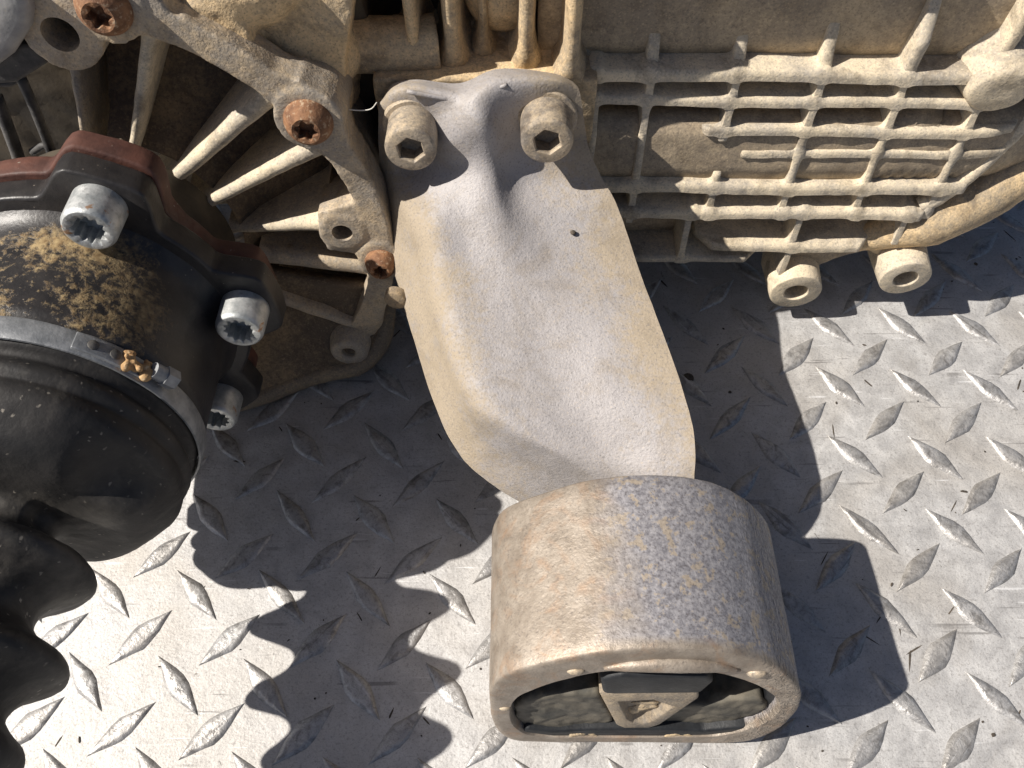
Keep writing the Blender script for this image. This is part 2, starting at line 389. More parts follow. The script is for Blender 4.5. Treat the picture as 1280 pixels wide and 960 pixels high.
for (x, y, a) in spots:
    me = random.choice(proto); a += random.uniform(-2.8, 2.8) + random.choice((0, 180)); dx, dy = random.uniform(-.7, .7), random.uniform(-.7, .7)
    if seen((x, y)):
        o = bpy.data.objects.new('tread_diamond', me); col.objects.link(o); o.location = ((x + dx) * .001, (y + dy) * .001, 0); o.rotation_euler.z = R_(a); o.parent = floor
    else:
        ca, sa = math.cos(R_(a)), math.sin(R_(a))
        far.add([(x + dx + ca * p.co.x * 1000 - sa * p.co.y * 1000, y + dy + sa * p.co.x * 1000 + ca * p.co.y * 1000, p.co.z * 1000) for p in me.vertices], [tuple(q.vertices) for q in me.polygons])
tag(far.build('outlying_tread_diamonds', M['lug'], floor, angle=50), kind='stuff')

# ------------------------------------------------------------------ the gearbox
gear = thing('gearbox', 'dusty cast alloy gearbox with ribbed casing along the top of the picture', 'gearbox', (20, 240, 0))
EXZ = ((0, 0, 0), (1, 0, 0), (0, 0, 1), (0, 1, 0))    # draw in (x, z), pull along y
def arc(c, r, t0, t1, n): return [polar(c, t0 + (t1 - t0) * k / n, r) for k in range(n + 1)]
def sector(c, r0, r1, t0, t1, n): return arc(c, r1, t0, t1, n) + arc(c, r0, t1, t0, n)
def xz_disc(mb, x, z, r, y0, y1, N=28): return mb.lathe((x, y0, z), (0, 1, 0), [(0, r), (y1 - y0, r)], N)

# back of the case: what closes the view behind everything
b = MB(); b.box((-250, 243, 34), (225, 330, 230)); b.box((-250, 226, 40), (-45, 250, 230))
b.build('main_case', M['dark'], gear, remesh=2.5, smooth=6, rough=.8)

# bell housing: flanged rim, deep dished floor and hub
b = MB()
b.prism(sector(BC, 82, 91, -100, 80, 60), *EXZ, BY, BY + 13)
b.prism(sector(BC, 81.5, 87, -100, 80, 60), *EXZ, BY + 6, BY + 40)
v = []
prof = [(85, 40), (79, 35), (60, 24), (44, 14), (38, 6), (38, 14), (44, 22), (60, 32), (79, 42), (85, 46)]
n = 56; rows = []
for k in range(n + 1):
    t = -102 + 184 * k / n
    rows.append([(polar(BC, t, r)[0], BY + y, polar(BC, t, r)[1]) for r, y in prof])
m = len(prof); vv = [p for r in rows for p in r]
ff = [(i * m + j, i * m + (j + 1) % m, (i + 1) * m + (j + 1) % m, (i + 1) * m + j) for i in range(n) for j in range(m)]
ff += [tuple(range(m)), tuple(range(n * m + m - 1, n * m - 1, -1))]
MB().add(vv, ff).build('bell_floor', M['oily_shade'], gear, tilted=True, rough=.5, angle=60)
def pol(px, py, yl=BY):
    p = at_t(px, py, yl); return math.degrees(math.atan2(p[2] - BC[1], p[0] - BC[0])), math.hypot(p[2] - BC[1], p[0] - BC[0])
bolt_at = [(*pol(131, 8), 10.5), (*pol(386, 150), 10.5), (*pol(477, 326), 8.5)]
hole_at = [(*pol(76, 42), 11), (*pol(428, 290), 7.6)]
for t, r, br in bolt_at: 
    x, z = polar(BC, t, r); xz_disc(b, x, z, br, BY - .6, BY + 24)
for t, r, br in hole_at:
    x, z = polar(BC, t, r); xz_disc(b, x, z, br, BY - .6, BY + 22)
def pxpoly(pts, yl=BY): return [at_t(*q, yl)[[0, 2]] for q in pts]
# web that carries the small hole boss out to the rim, flared necks of the rim round the bolts
b.prism(pxpoly(((396, 268), (450, 252), (468, 300), (462, 322), (410, 314), (398, 296))), *EXZ, BY + .4, BY + 16)
b.prism(pxpoly(((456, 330), (484, 332), (484, 372), (478, 410), (462, 430), (452, 410), (462, 380))), *EXZ, BY + 1.2, BY + 15)
b.prism(pxpoly(((345, 122), (372, 100), (420, 128), (446, 210), (425, 214), (392, 188), (362, 172))), *EXZ, BY + .3, BY + 13)
b.prism(pxpoly(((60, 5), (110, -40), (190, -10), (232, 40), (215, 58), (170, 44), (128, 50), (98, 80), (60, 70))), *EXZ, BY + .3, BY + 14)
b.prism(pxpoly(((200, 40), (225, 20), (330, 86), (366, 100), (350, 140), (315, 112), (262, 80))), *EXZ, BY + .5, BY + 12)
bell = b.build('bell_housing', M['ring'], gear, remesh=.8, smooth=4, rough=.12, angle=60, tilted=True)
holes = []
for (t, r, _), hr in zip(hole_at, (5.0, 3.5)):
    x, z = polar(BC, t, r); mb = MB(); xz_disc(mb, x, z, hr, BY - 6, BY + 18, 24); holes.append(mb)
cut(bell, holes)

p = at_t(312, 494, BY + 2); mb = MB(); mb.lathe((p[0], BY + 2, p[2]), (0, 1, 0), [(10, 2.6), (1, 2.6), (0, 3.2), (0, 4.6), (1, 5.2), (26, 5.6)], 30, (True, True)); mb.build('drain_boss', M['oily_shade'], gear, tilted=True, angle=40)
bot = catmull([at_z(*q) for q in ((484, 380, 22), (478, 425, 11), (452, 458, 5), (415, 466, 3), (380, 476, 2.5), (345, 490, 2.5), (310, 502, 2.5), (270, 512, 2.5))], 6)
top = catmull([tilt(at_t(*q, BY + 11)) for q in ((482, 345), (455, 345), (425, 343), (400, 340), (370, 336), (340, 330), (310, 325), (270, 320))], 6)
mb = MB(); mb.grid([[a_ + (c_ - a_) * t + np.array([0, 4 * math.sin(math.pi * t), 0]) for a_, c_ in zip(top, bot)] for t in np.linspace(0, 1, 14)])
mb.build('lower_shell', M['oily_shade'], gear, solidify=5, rough=.5, angle=180)
mb = MB(); mb.tube([p + np.array([0, -.5, 2.4]) for p in bot], 4.0, 14); mb.build('lower_rim', M['shade'], gear, rough=.4, angle=180)
p = at_z(436, 442, 16); mb = MB(); mb.lathe(p, (0, 1, -.14), [(8, 2.6), (1, 2.6), (0, 3.2), (-.3, 6.0), (.8, 7.0), (12, 9.5), (24, 9.5)], 32, (True, True)); mb.build('bolt_boss', M['ring'], gear, rough=.4, angle=60)
def radial_rib(pin, pout, w0, w1, y0=0.0, y1=0.0, depth=34, m_='cream'):
    """a rib of the bell housing: round tip, draft towards the floor, flared at both ends"""
    nst = 16; sec = []; a_ = at_t(*pin, BY + y0); c_ = at_t(*pout, BY + y1); L = math.hypot(c_[0] - a_[0], c_[2] - a_[2])
    px, pz = -(c_[2] - a_[2]) / L, (c_[0] - a_[0]) / L
    for i in range(nst + 1):
        s = -.12 + 1.22 * i / nst; x, yy, z = a_ + (c_ - a_) * s
        w = w0 + (w1 - w0) * s
        fl = 1.8 * max(0, 1 - (1.1 - s) * 8) ** 2 + 1.0 * max(0, 1 - (s + .12) * 9) ** 2; ring = []
        for hx, hy in ((-1.5, 1), (-1.15, .5), (-1.03, .14), (-.88, .045), (-.5, .006), (.0, 0), (.5, .006), (.88, .045), (1.03, .14), (1.15, .5), (1.5, 1)):
            o_ = hx * (w / 2 + fl) + .25 * mnoise.noise(Vector((x * .15, hy * 3 + w0, z * .15)))
            ring.append((x + px * o_, yy + hy * depth + .3 * mnoise.noise(Vector((x * .2, w1, z * .2))), z + pz * o_))
        sec.append(ring)
    m = len(sec[0]); mb = MB(); mb.add([p for r in sec for p in r], [(i * m + j, i * m + (j + 1) % m, (i + 1) * m + (j + 1) % m, (i + 1) * m + j) for i in range(nst) for j in range(m)] + [tuple(range(m)), tuple(range(nst * m + m - 1, nst * m - 1, -1))])
    return mb.build('rib', M[m_], gear, angle=60, tilted=True)
radial_rib((164, 195), (184, 55), 3.0, 4.2, 1, 4, 36)
radial_rib((108, 195), (92, 92), 2.4, 3.4, 3, 6, 34, m_='ring')
radial_rib((205, 238), (330, 130), 4.4, 6.0, 1, 3, 32)
radial_rib((250, 262), (392, 191), 4.0, 5.4, 1, 2, 32)
radial_rib((300, 288), (400, 284), 3.6, 5.4, 5, 1, 30)
radial_rib((338, 325), (456, 338), 6.5, 6.5, 5, 5, 28, m_='ring')
radial_rib((350, 378), (440, 408), 4.0, 4.2, 0, 0, 28, m_='ring')
radial_rib((360, 430), (420, 440), 3.5, 4.0, -1, -3, 20, m_='ring')

def bolt(name, O, ax, rings, N, m, parent, sharp=32, tilted=True):
    return MB().lathe(O, ax, rings, N, (False, True)).build(name, m, parent, angle=sharp, tilted=tilted)
NEG = (0, -1, 0)
for i, (t, r, br) in enumerate(bolt_at):
    x, z = polar(BC, t, r); s = (7.4, 7.4, 5.8, 5.8)[i]; k = s / 7.6; st = starfn(2.5 * k, 3.5 * k, 6, .3 * i)
    bolt('torx_bolt', (x, BY - .4, z), NEG, [(-4, s), (.6, s), (1.6, s * .97), (3.2, s * .86), (4.6, s * .70), (5.3, s * .60), (5.5, s * .56), (5.3, lambda q, st=st: st(q) * 1.06), (4.9, st), (1.2, st), (.9, .4)], 60, M['rust'], gear)

# rough cast upper case above the rim, with the raised block and the stub tube
b = MB()
def lump(px, py, Y, r): p = at_t(px, py, Y); b.blob(p, r)
b.prism(pxpoly(((150, -60), (215, 40), (300, 90), (350, 105), (420, 160), (432, 140), (432, 70), (440, 20), (440, -60)), 180), *EXZ, 180, 215)
lump(395, 65, 192, (15, 12, 12)); lump(418, 78, 200, (9, 12, 11)); lump(428, 105, 198, (6, 8, 8)); lump(408, 112, 188, (9, 9, 11)); lump(360, 20, 192, (14, 12, 12)); lump(416, 150, 184, (7, 7, 10))
b.prism(pxpoly(((225, 5), (285, 10), (312, 40), (322, 66), (300, 72), (250, 48)), 172), *EXZ, 171, 200)
lump(290, -20, 182, (20, 11, 12)); lump(378, 95, 181, (6, 6, 6))
b.build('upper_case', M['sandy'], gear, remesh=.9, smooth=7, rough=.5, angle=180, tilted=True)
b = MB(); p0 = at_y(392, 76, 216); p1 = at_y(520, 80, 217)
b.tube(catmull([(p0[0], 226, p0[2]), (p0[0] * .6 + p1[0] * .4, 226, p1[2]), (p1[0] - 1, 226, p1[2]), (p1[0] + 6, 227, p1[2])], 5), [11.5, 10.8, 10, 9.4, 9, 8.8, 8.7, 8.6, 8.6, 8.6, 8.6, 8.6, 8.6, 8.7, 8.8, 8.8], 32)
b.build('cast_tube', M['sandy'], gear, angle=180, rough=.3)

# middle casting over the mount: boss pad behind the bracket and its upright ribs
b = MB()
b.box((-44, 214, 66), (27, 246, 112)); b.box((-36, 236, 104), (24, 250, 116))
b.blob((-3, 238, 128), (13, 11, 15)); b.lathe((-3, 229, 130), (0, 1, 0), [(0, 9), (20, 10)], 28)
b.box((-40, 226, 108), (-14, 244, 114)); b.box((5, 226, 108), (25, 244, 114))
b.build('mount_pad', M['sandy'], gear, remesh=.9, smooth=6, rough=.3, angle=180)
for x, y_, w in ((-30.5, 219, 3.8), (-18.5, 220, 4.8), (-9.0, 225, 3.0), (4.5, 219, 4.6), (18.2, 212.5, 4.4)):
    secs = []
    for i in range(16):
        z = 108 + i * 4.2; fl = 4.6 * max(0, 1 - i / 3.2) ** 2; ring = []
        for hx, hy in ((-2.0, 1), (-1.3, .5), (-1.05, .14), (-.7, .03), (0, 0), (.7, .03), (1.05, .14), (1.3, .5), (2.0, 1)):
            ring.append((x + hx * (w / 2 + fl) + .3 * mnoise.noise(Vector((x, 0, z * .1))), y_ + hy * 24 - fl * .2 + (4 if i < 1 else 0), z))
        secs.append(ring)
    m = 9; mb = MB(); mb.add([p for r in secs for p in r], [(i * m + j, i * m + (j + 1) % m, (i + 1) * m + (j + 1) % m, (i + 1) * m + j) for i in range(15) for j in range(m)] + [tuple(range(m)), tuple(range(16 * m - 1, 15 * m - 1, -1))])
    mb.build('rib', M['sandy'], gear, angle=60)

# ribbed casing on the right: wall, long fins, upright ribs, boss, rim, two ears
def tipY(z): return 218 - (109 - z) * .2
def zlow(x): return 31 if x < 128 else 31 + (x - 128) * .40
def wallY(x, z):
    deep = 19.0
    if z > 113: deep = 13.0
    elif 70 < z < 88: deep = 8.0
    y = tipY(min(z, 112)) + deep + max(0, z - 112) * .05
    if x > 150: y += (x - 150) ** 2 * .007
    d = z - zlow(x)
    if d < 9: y += (9 - d) ** 2 * .10
    return y
def tip(x, z):
    return tipY(min(z, 112)) + (max(0, x - 150) ** 2 * .007)
b = MB(); rows = []
for z in np.linspace(-6, 120, 80):
    rows.append([(x, wallY(x, zlow(x) + z), zlow(x) + z) for x in np.linspace(8, 215, 52)])
b.grid(rows)
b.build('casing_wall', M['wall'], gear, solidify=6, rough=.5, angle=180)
b = MB(); b.grid([[(x, y, 153 + 1.5 * math.sin(x * .06) + (224 - y) * .1) for y in (221.5, 225, 236, 250)] for x in np.linspace(14, 122, 28)])
b.build('shade_ledge', M['sandy'], gear, solidify=6, bevel=1.5, rough=.6, angle=180)  # added above the view to throw shade on the wall
VR = [(44, 52, 124), (71.5, 86, 124), (72.5, 56, 76), (99, 55, 127), (126, 54, 138), (153, 54, 150), (66, 33, 56), (107, 27, 56), (146, 42, 56), (27, 52, 112)]
HF = [(109, 16, 166, 11, 4.0), (99.8, 16, 166, 10.5, 3.2), (89.2, 60, 176, 10.5, 3.2), (80.6, 74, 178, 10, 2.8), (67, 16, 168, 11, 4.2), (56.5, 16, 156, 11.5, 3.6), (41, 70, 138, 11, 3.4), (34, 16, 96, 10, 2.6)]
def fillet(d, r): 
    d = max(d, 0.0)
    return 0.0 if d >= r else r - math.sqrt(max(0, r * r - (r - d) ** 2))
PROF = ((-2.0, 1), (-1.4, .7), (-1.12, .3), (-1.02, .06), (-.82, .006), (0, 0), (.82, .006), (1.02, .06), (1.12, .3), (1.4, .7), (2.0, 1))
def fin(name, stations, widthdir, m_):
    """stations: (x, z, depth, half width)"""
    sec = []
    for x, z, dep, hw in stations:
        ty = tip(x, z) + (11.0 - dep); full = wallY(x, z) - ty; ring = []
        jit = .18 * mnoise.noise(Vector((x * .12, z * .12, 3.3)))
        for hx, hy in PROF:
            o_ = hx * hw + jit; y = ty + hy * (full + 2.0) + .25 * mnoise.noise(Vector((x * .2, 8, z * .2)))
            ring.append((x + widthdir[0] * o_, y + widthdir[1] * o_, z + widthdir[2] * o_))
        sec.append(ring)
    m = len(PROF); n = len(sec); mb = MB()
    mb.add([p for r in sec for p in r], [(i * m + j, i * m + (j + 1) % m, (i + 1) * m + (j + 1) % m, (i + 1) * m + j) for i in range(n - 1) for j in range(m)] + [tuple(range(m)), tuple(range(n * m - 1, n * m - m - 1, -1))])
    return mb.build(name, M[m_], gear, angle=65)
for z, x0, x1, dep, w in HF:
    st = []
    for x in np.arange(x0, x1 + .1, .9):
        e = sum(fillet(abs(x - vx) - 1.6, 3.2) for vx, za, zb in VR if za - 3 < z < zb + 3)
        e = min(e, 4.5); end = min(1, .35 + (x - x0) / 9, .35 + (x1 - x) / 9)
        zz = z - .012 * (x - 90) + .35 * math.sin(x * .07 + z)
        st.append((x, zz, dep * end, w / 2 + e * .30))
    fin('cooling_fin', st, (0, .2, .98), 'cream')
for vx, za, zb in VR:
    st = []
    for z in np.arange(za, zb + .1, .9):
        e = sum(fillet(abs(z - hz) - 1.4, 4.0) for hz, x0, x1, _, _ in HF if x0 - 2 < vx < x1 + 2)
        end = min(1, .12 + (zb - z) / 20) if zb > 100 else min(1, .5 + (zb - z) / 6)
        st.append((vx + .02 * (z - 80), z, 10.2 * end, 1.35 + min(e, 4) * .22 + (.55 * min(1, (z - 107) / 6) * min(1, .3 + (zb - z) / 8) if z > 107 else 0)))
    fin('upright_rib', st, (1, 0, 0), 'cream')
p = at_y(1245, 126, 211)
b = MB(); b.lathe((p[0] + 4, 236, p[2] + 3), (-.10, -1, -.12), [(8, 15), (14, 11.5), (19, 9.9), (21.5, 9.2), (22.4, 8), (22.2, 3)], 40)
b.build('round_boss', M['cream'], gear, angle=50, rough=.4)
b = MB(); rim = [(x, tip(x, zlow(x) + 2) + 9 , zlow(x) + 3 + max(0, x - 128) * .03) for x in np.linspace(124, 214, 30)]
b.tube(rim, [1.5 + 9.5 * min(1, i / 11) for i in range(30)], 24)
b.build('casing_rim', M['sandy'], gear, angle=180, rough=.5)
b = MB(); sw = [(150, 57), (157, 62), (165, 71), (173, 83), (182, 101)]
b.tube([(x, tip(x, z) + 4, z) for x, z in [tuple(q) for q in catmull(sw, 5)]], 3.0, 14)
b.build('swept_rim', M['cream'], gear, angle=180, rough=.5)
for i, (px, py, r) in enumerate(((995, 366, 10.2), (1132, 349, 9.8))):
    p = at_y(px, py, 199); O = (p[0], 199, p[2]); b = MB()
    b.lathe(O, (0, 1, 0), [(16, 4.2), (2, 4.2), (.3, 4.6), (0, 4.9), (0, r - .7), (.25, r - .25), (.8, r), (17, r + .8), (24, r - 1)], 44, (True, True))
    ear = b.build('mounting_ear', M['cream'], gear, angle=35, rough=.2)
b = MB(); e1 = at_y(995, 366, 199); e2 = at_y(1132, 349, 199)
b.prism([(e1[0] - 8, e1[2] + 4), (e1[0] + 8, e1[2] + 3), (e1[0] + 16, e1[2] + 9), (e2[0] - 14, e2[2] + 5), (e2[0] - 7, e2[2] - 1), (e2[0] + 8, e2[2] + 4), (e2[0] + 5, e2[2] + 16), (e1[0] - 6, e1[2] + 16)], *EXZ, 209, 222)
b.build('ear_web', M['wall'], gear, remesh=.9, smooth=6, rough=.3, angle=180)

# ------------------------------------------------------------------ the mount: bracket arm, bolts, D-shaped housing with rubber bush
mount = thing('gearbox_mount', 'grey cast mount bracket bolted to the gearbox, ending in a D-shaped housing on the plate', 'mount bracket', (37, 60, 0))
Y_, Z_ = 'y', 'z'
CP = [
 [(482, 118, Y_, 212), (492, 104, Y_, 212), (522, 99, Y_, 212), (575, 104, Y_, 211), (622, 86, Y_, 211), (690, 91, Y_, 212), (716, 102, Y_, 212)],
 [(474, 132, Y_, 208), (490, 119, Y_, 206), (520, 113, Y_, 205), (573, 118, Y_, 204), (622, 100, Y_, 205), (688, 104, Y_, 205), (725, 117, Y_, 207)],
 [(473, 165, Y_, 207), (489, 160, Y_, 205), (518, 155, Y_, 205), (562, 140, Y_, 201), (604, 128, Y_, 200), (660, 150, Y_, 204), (732, 165, Y_, 204)],
 [(474, 200, Y_, 205), (490, 200, Y_, 202.5), (522, 200, Y_, 202.5), (564, 172, Y_, 197), (606, 160, Y_, 195.3), (652, 188, Y_, 200), (737, 190, Y_, 200.5)],
 [(476, 230, Z_, 76), (490, 228, Z_, 83), (528, 232, Z_, 86), (568, 210, Z_, 93.5), (610, 205, Z_, 96.8), (652, 226, Z_, 87.5), (752, 222, Z_, 88)],
 [(479, 262, Z_, 68), (497, 260, Z_, 79), (533, 278, Z_, 84), (575, 265, Z_, 86.5), (618, 258, Z_, 88.8), (662, 265, Z_, 83.5), (773, 260, Z_, 83)],
 [(492, 335, Z_, 58), (516, 332, Z_, 68), (545, 335, Z_, 77.5), (592, 332, Z_, 78), (642, 330, Z_, 78.5), (705, 330, Z_, 76.5), (798, 336, Z_, 74.5)],
 [(517, 425, Z_, 48), (539, 421, Z_, 59), (562, 418, Z_, 70), (620, 416, Z_, 71), (682, 415, Z_, 70.5), (750, 416, Z_, 71.5), (833, 428, Z_, 71.5)],
 [(546, 513, Z_, 40), (572, 508, Z_, 51), (596, 503, Z_, 63.5), (652, 503, Z_, 64.5), (714, 503, Z_, 64), (785, 505, Z_, 66.5), (862, 515, Z_, 67.5)],
 [(573, 566, Z_, 33), (608, 556, Z_, 43), (640, 542, Z_, 59), (694, 548, Z_, 60), (752, 552, Z_, 59.5), (810, 554, Z_, 62.5), (869, 562, Z_, 64.5)],
 [(611, 603, Z_, 27), (650, 594, Z_, 36), (692, 572, Z_, 54), (738, 588, Z_, 54), (778, 594, Z_, 55), (820, 598, Z_, 58), (868, 596, Z_, 60)],
 [(666, 637, Z_, 20), (695, 628, Z_, 29), (735, 613, Z_, 43), (765, 622, Z_, 46), (800, 630, Z_, 48), (832, 632, Z_, 51), (866, 628, Z_, 53)],
 [(720, 668, Z_, 14), (740, 660, Z_, 22), (765, 655, Z_, 36), (785, 660, Z_, 40), (810, 665, Z_, 42), (835, 668, Z_, 43), (860, 660, Z_, 43)]]
rows = [[at_y(a, b_, v) if k == Y_ else at_z(a, b_, v) for a, b_, k, v in r] for r in CP]
cols = [catmull([rows[i][j] for i in range(len(rows))], 8) for j in range(7)]
dense = [catmull([cols[j][i] for j in range(7)], 8) for i in range(len(cols[0]))]
b = MB(); b.grid(dense)
arm = b.build('bracket_arm', M['arm'], mount, solidify=7.5, smooth=2, bevel=1.1, rough=.22, angle=50)
b = MB()    # ragged casting seam across the top of the flange
seam = [at_y(*q, 203.8) for q in ((508, 114), (545, 121), (585, 125), (612, 114), (634, 106))]
b.tube(catmull([s_ for s_ in seam], 4), .8, 6); b.build('casting_seam', M['arm'], mount, rough=.3, angle=180)
# lug and tongue that peep out on the left of the arm
b = MB(); p = at_z(496, 380, 54); b.lathe((p[0], p[1] + 4, p[2]), (-.2, -1, .1), [(0, 4.2), (3, 4.0), (3.6, 3)], 24); b.build('side_lug', M['shade'], mount, angle=40)

AX = Vector((0, -math.cos(LEAN), math.sin(LEAN)))
for px, py, k in ((513, 188, 0), (684, 178, 1)):
    O = Vector(at_y(px, py, 191.5)) - AX * 12.6; hx = hexfn(7.4, .35 + k)
    bolt('hex_bolt', O, AX, [(-3, 8.15), (11.3, 8.05), (12, 7.9), (12.4, 7.4), (12.6, 6.9), (12.6, lambda q: hx(q) * 1.12), (12.1, hx), (7, hx), (6.4, 1.2)], 72, M['boltdust'], mount, tilted=False)
    MB().lathe(O - AX * 1.0, AX, [(0, 8), (0, 9.8), (1.4, 9.8), (1.9, 9.3), (2.0, 7.4)], 44, (False, False)).build('washer', M['boltdust'], mount, angle=40)

HO = at_z(785, 930, 6); HU = np.array([0, .16, .987]); HB = np.array([0, .995, -.09]); HX = np.array([1., 0, 0])
def HP(a, b_, d): return HO + HX * a + HU * b_ + HB * d
def closed(P, n):
    P = [np.array(p, float) for p in P]; N = len(P); out = []
    for i in range(N):
        a, b_, c, d = P[i - 1], P[i], P[(i + 1) % N], P[(i + 2) % N]
        for k in range(n):
            t = k / n; out.append(.5 * (2 * b_ + (c - a) * t + (2 * a - 5 * b_ + 4 * c - d) * t * t + (3 * b_ - a - 3 * c + d) * t ** 3))
    return out
outer = [(-42.4, 22), (-42.8, 36), (-42.4, 48), (-39.5, 57.5), (-33, 64), (-24.5, 69.4), (-15.5, 73.8), (-5, 76.4), (6.4, 76.6), (17.5, 74), (27.5, 67.5), (36, 58), (42.3, 46), (45, 34), (45.2, 22), (43.5, 12), (37.5, 2), (30, 0), (12, .4), (-8, .8), (-28, 1), (-36, 2.5), (-40.5, 11)]
inner = [(-37.2, 24), (-37.0, 34), (-35, 42), (-31, 48), (-25.5, 54), (-19, 58.5), (-12.5, 61.6), (-3, 62.8), (7, 62.6), (16.8, 60.4), (25, 55.5), (32, 48.5), (37.5, 40), (40, 32), (39.6, 24), (37, 16.5), (31, 9.5), (24, 6.5), (10, 5.8), (-8, 5.6), (-24, 6.2), (-31.5, 8.5), (-35.5, 15)]
oc = closed(outer, 5); ic = closed(inner, 5); N = len(oc)
def loop(c, d, s=1.0, cc=(1, 38)): return [HP(cc[0] + (q[0] - cc[0]) * s, cc[1] + (q[1] - cc[1]) * s, d) for q in c]
L_ = 49.0
loops = [loop(oc, 1.0 + (L_ - 2) * i / 14) for i in range(15)]
loops = [loop(oc, .2, .985), loop(oc, .5, .995)] + loops + [loop(oc, L_ - .3, .99), loop(oc, L_, .97)]
back = [loop(ic, L_, 1.0), loop(ic, L_ - 1, .985)]
front = [loop(ic, 20, .95), loop(ic, 8, .97), loop(ic, 1.2, .985), loop(ic, .25, 1.0), loop(oc, 0, .955)]
allr = front + loops + back
b = MB(); nR = len(allr)
b.add([p for r in allr for p in r], [(i * N + k, i * N + (k + 1) % N, ((i + 1) % nR) * N + (k + 1) % N, ((i + 1) % nR) * N + k) for i in range(nR) for k in range(N)])
hous = b.build('bush_housing', M['housing'], mount, rough=.18, angle=48)
# crescent rib under the brow of the mouth and the two cast nubs beside it
b = MB(); cr = [(-13, 64.8), (-6, 67.2), (4, 68.3), (14, 67.0), (22, 63.2)]
b.tube([HP(a, c, -.1) for a, c in [tuple(q) for q in catmull(cr, 5)]], [.5 + 1.9 * math.sin(math.pi * i / 20) for i in range(21)], 10); b.build('brow_rib', M['housing'], hous, angle=180, rough=.2)
for a, c, s in ((-20, 62, 1.7), (27, 60.6, 1.9), (-38.6, 33, 1.2)):
    MB().blob(HP(a, c, .3), (s * 1.5, s * .7, s), 2).build('casting_nub', M['boltdust'], hous, angle=180, rough=.2)

# the rubber bush in the mouth
lin = closed(inner, 3)
b = MB(); inn2 = [(1 + (q[0] - 1) * .985, 34 + (q[1] - 34) * .985) for q in lin]; inn3 = [(1 + (q[0] - 1) * .92, 34 + (q[1] - 34) * .91) for q in lin]
n = len(lin)
b.add([HP(*q, 3.5) for q in inn2] + [HP(*q, 4.5) for q in inn3] + [HP(*q, 42) for q in inn3] + [HP(*q, 42) for q in inn2],
      [(i * n + k, i * n + (k + 1) % n, ((i + 1) % 4) * n + (k + 1) % n, ((i + 1) % 4) * n + k) for i in range(4) for k in range(n)])
b.build('bush_sleeve', M['bushblack'], mount, angle=60)
def slab(name, poly, d0, d1, m, bev=.8, rough=.2, parent=mount, re=None):
    b = MB(); b.prism(poly, HO, HX, HU, HB, d0, d1); return b.build(name, M[m], parent, bevel=bev, rough=rough, angle=40, remesh=re, smooth=6 if re else 0)
slab('rubber_web', [(-35.5, 15), (-36, 26), (-33, 33), (-26, 37), (-12, 38.5), (-8, 24), (-5, 12), (-16, 7.5), (-28, 6.8), (-33, 9)], 2.4, 34, 'bush', re=.7, rough=.8)
slab('rubber_web', [(11, 27), (20, 26), (29, 31), (35, 32), (38.4, 26), (36.5, 17), (30, 10), (22, 7), (13, 7), (6, 12)], 3.0, 34, 'bush', re=.7, rough=.8)
slab('bump_stop', [(-11.5, 44.0), (15.5, 44.0), (17.5, 52.5), (15, 57), (-8, 57.5), (-13, 54)], .6, 30, 'bushblack', 1.2)
slab('bush_back', [(-36, 12), (-36, 40), (-20, 57), (0, 61), (18, 58), (36, 42), (38, 26), (30, 10)], 30, 44, 'bushblack', 1.0)
# metal core with its three-cornered pocket
core = [(-12.5, 43.0), (15.0, 43.2), (15.8, 39), (8.0, 15), (5.0, 11.5), (-2, 11.5), (-5, 15)]
poc = [(-6.6, 35.5), (3.0, 37.0), (10.0, 31.0), (5.4, 18), (3.0, 16), (-.2, 16.4), (-2.4, 20)]
b = MB(); n = 7; d0 = 1.2
b.add([HP(*q, 36) for q in core] + [HP(*q, d0) for q in core] + [HP(*q, d0) for q in poc] + [HP(2 + (q[0] - 2) * .8, 26 + (q[1] - 26) * .8, d0 + 2.6) for q in poc],
      [(i * n + k, i * n + (k + 1) % n, (i + 1) * n + (k + 1) % n, (i + 1) * n + k) for i in range(3) for k in range(n)] + [tuple(range(n)), tuple(range(4 * n - 1, 3 * n - 1, -1))])
b.build('bush_core', M['bush_metal'], mount, bevel=.5, angle=35)
b = MB()
for k in range(14): b.blob(HP(2.3 + random.uniform(-4, 4), 24 + random.uniform(-4, 5), 3.6 + random.uniform(-.3, .5)), (random.uniform(1.2, 2.6), .9, random.uniform(1.2, 2.4)), 2)
b.build('dried_mud', M['sandy'], mount, angle=180, remesh=.5, smooth=2, rough=.6)
slab('lower_stop', [(-34, 9.5), (-31, 8.2), (-24, 5.6), (-8, 5.2), (10, 5.2), (24, 6.0), (31, 9), (35, 14), (30, 13), (22, 10), (12, 12), (0, 12.5), (-12, 12), (-24, 10), (-32, 13)], .7, 34, 'bushblack', 1.0)
for a, c in ((-14.5, 6.0), (15.0, 5.6)):
    slab('cast_pad', [(a - 4.6, c - 1.4), (a - 4.2, c + 1.6), (a - 1, c + 2.6), (a + 3.4, c + 2.2), (a + 4.8, c + .2), (a + 4.2, c - 1.6)], .4, 6, 'sandy', 0, .7, re=.45)

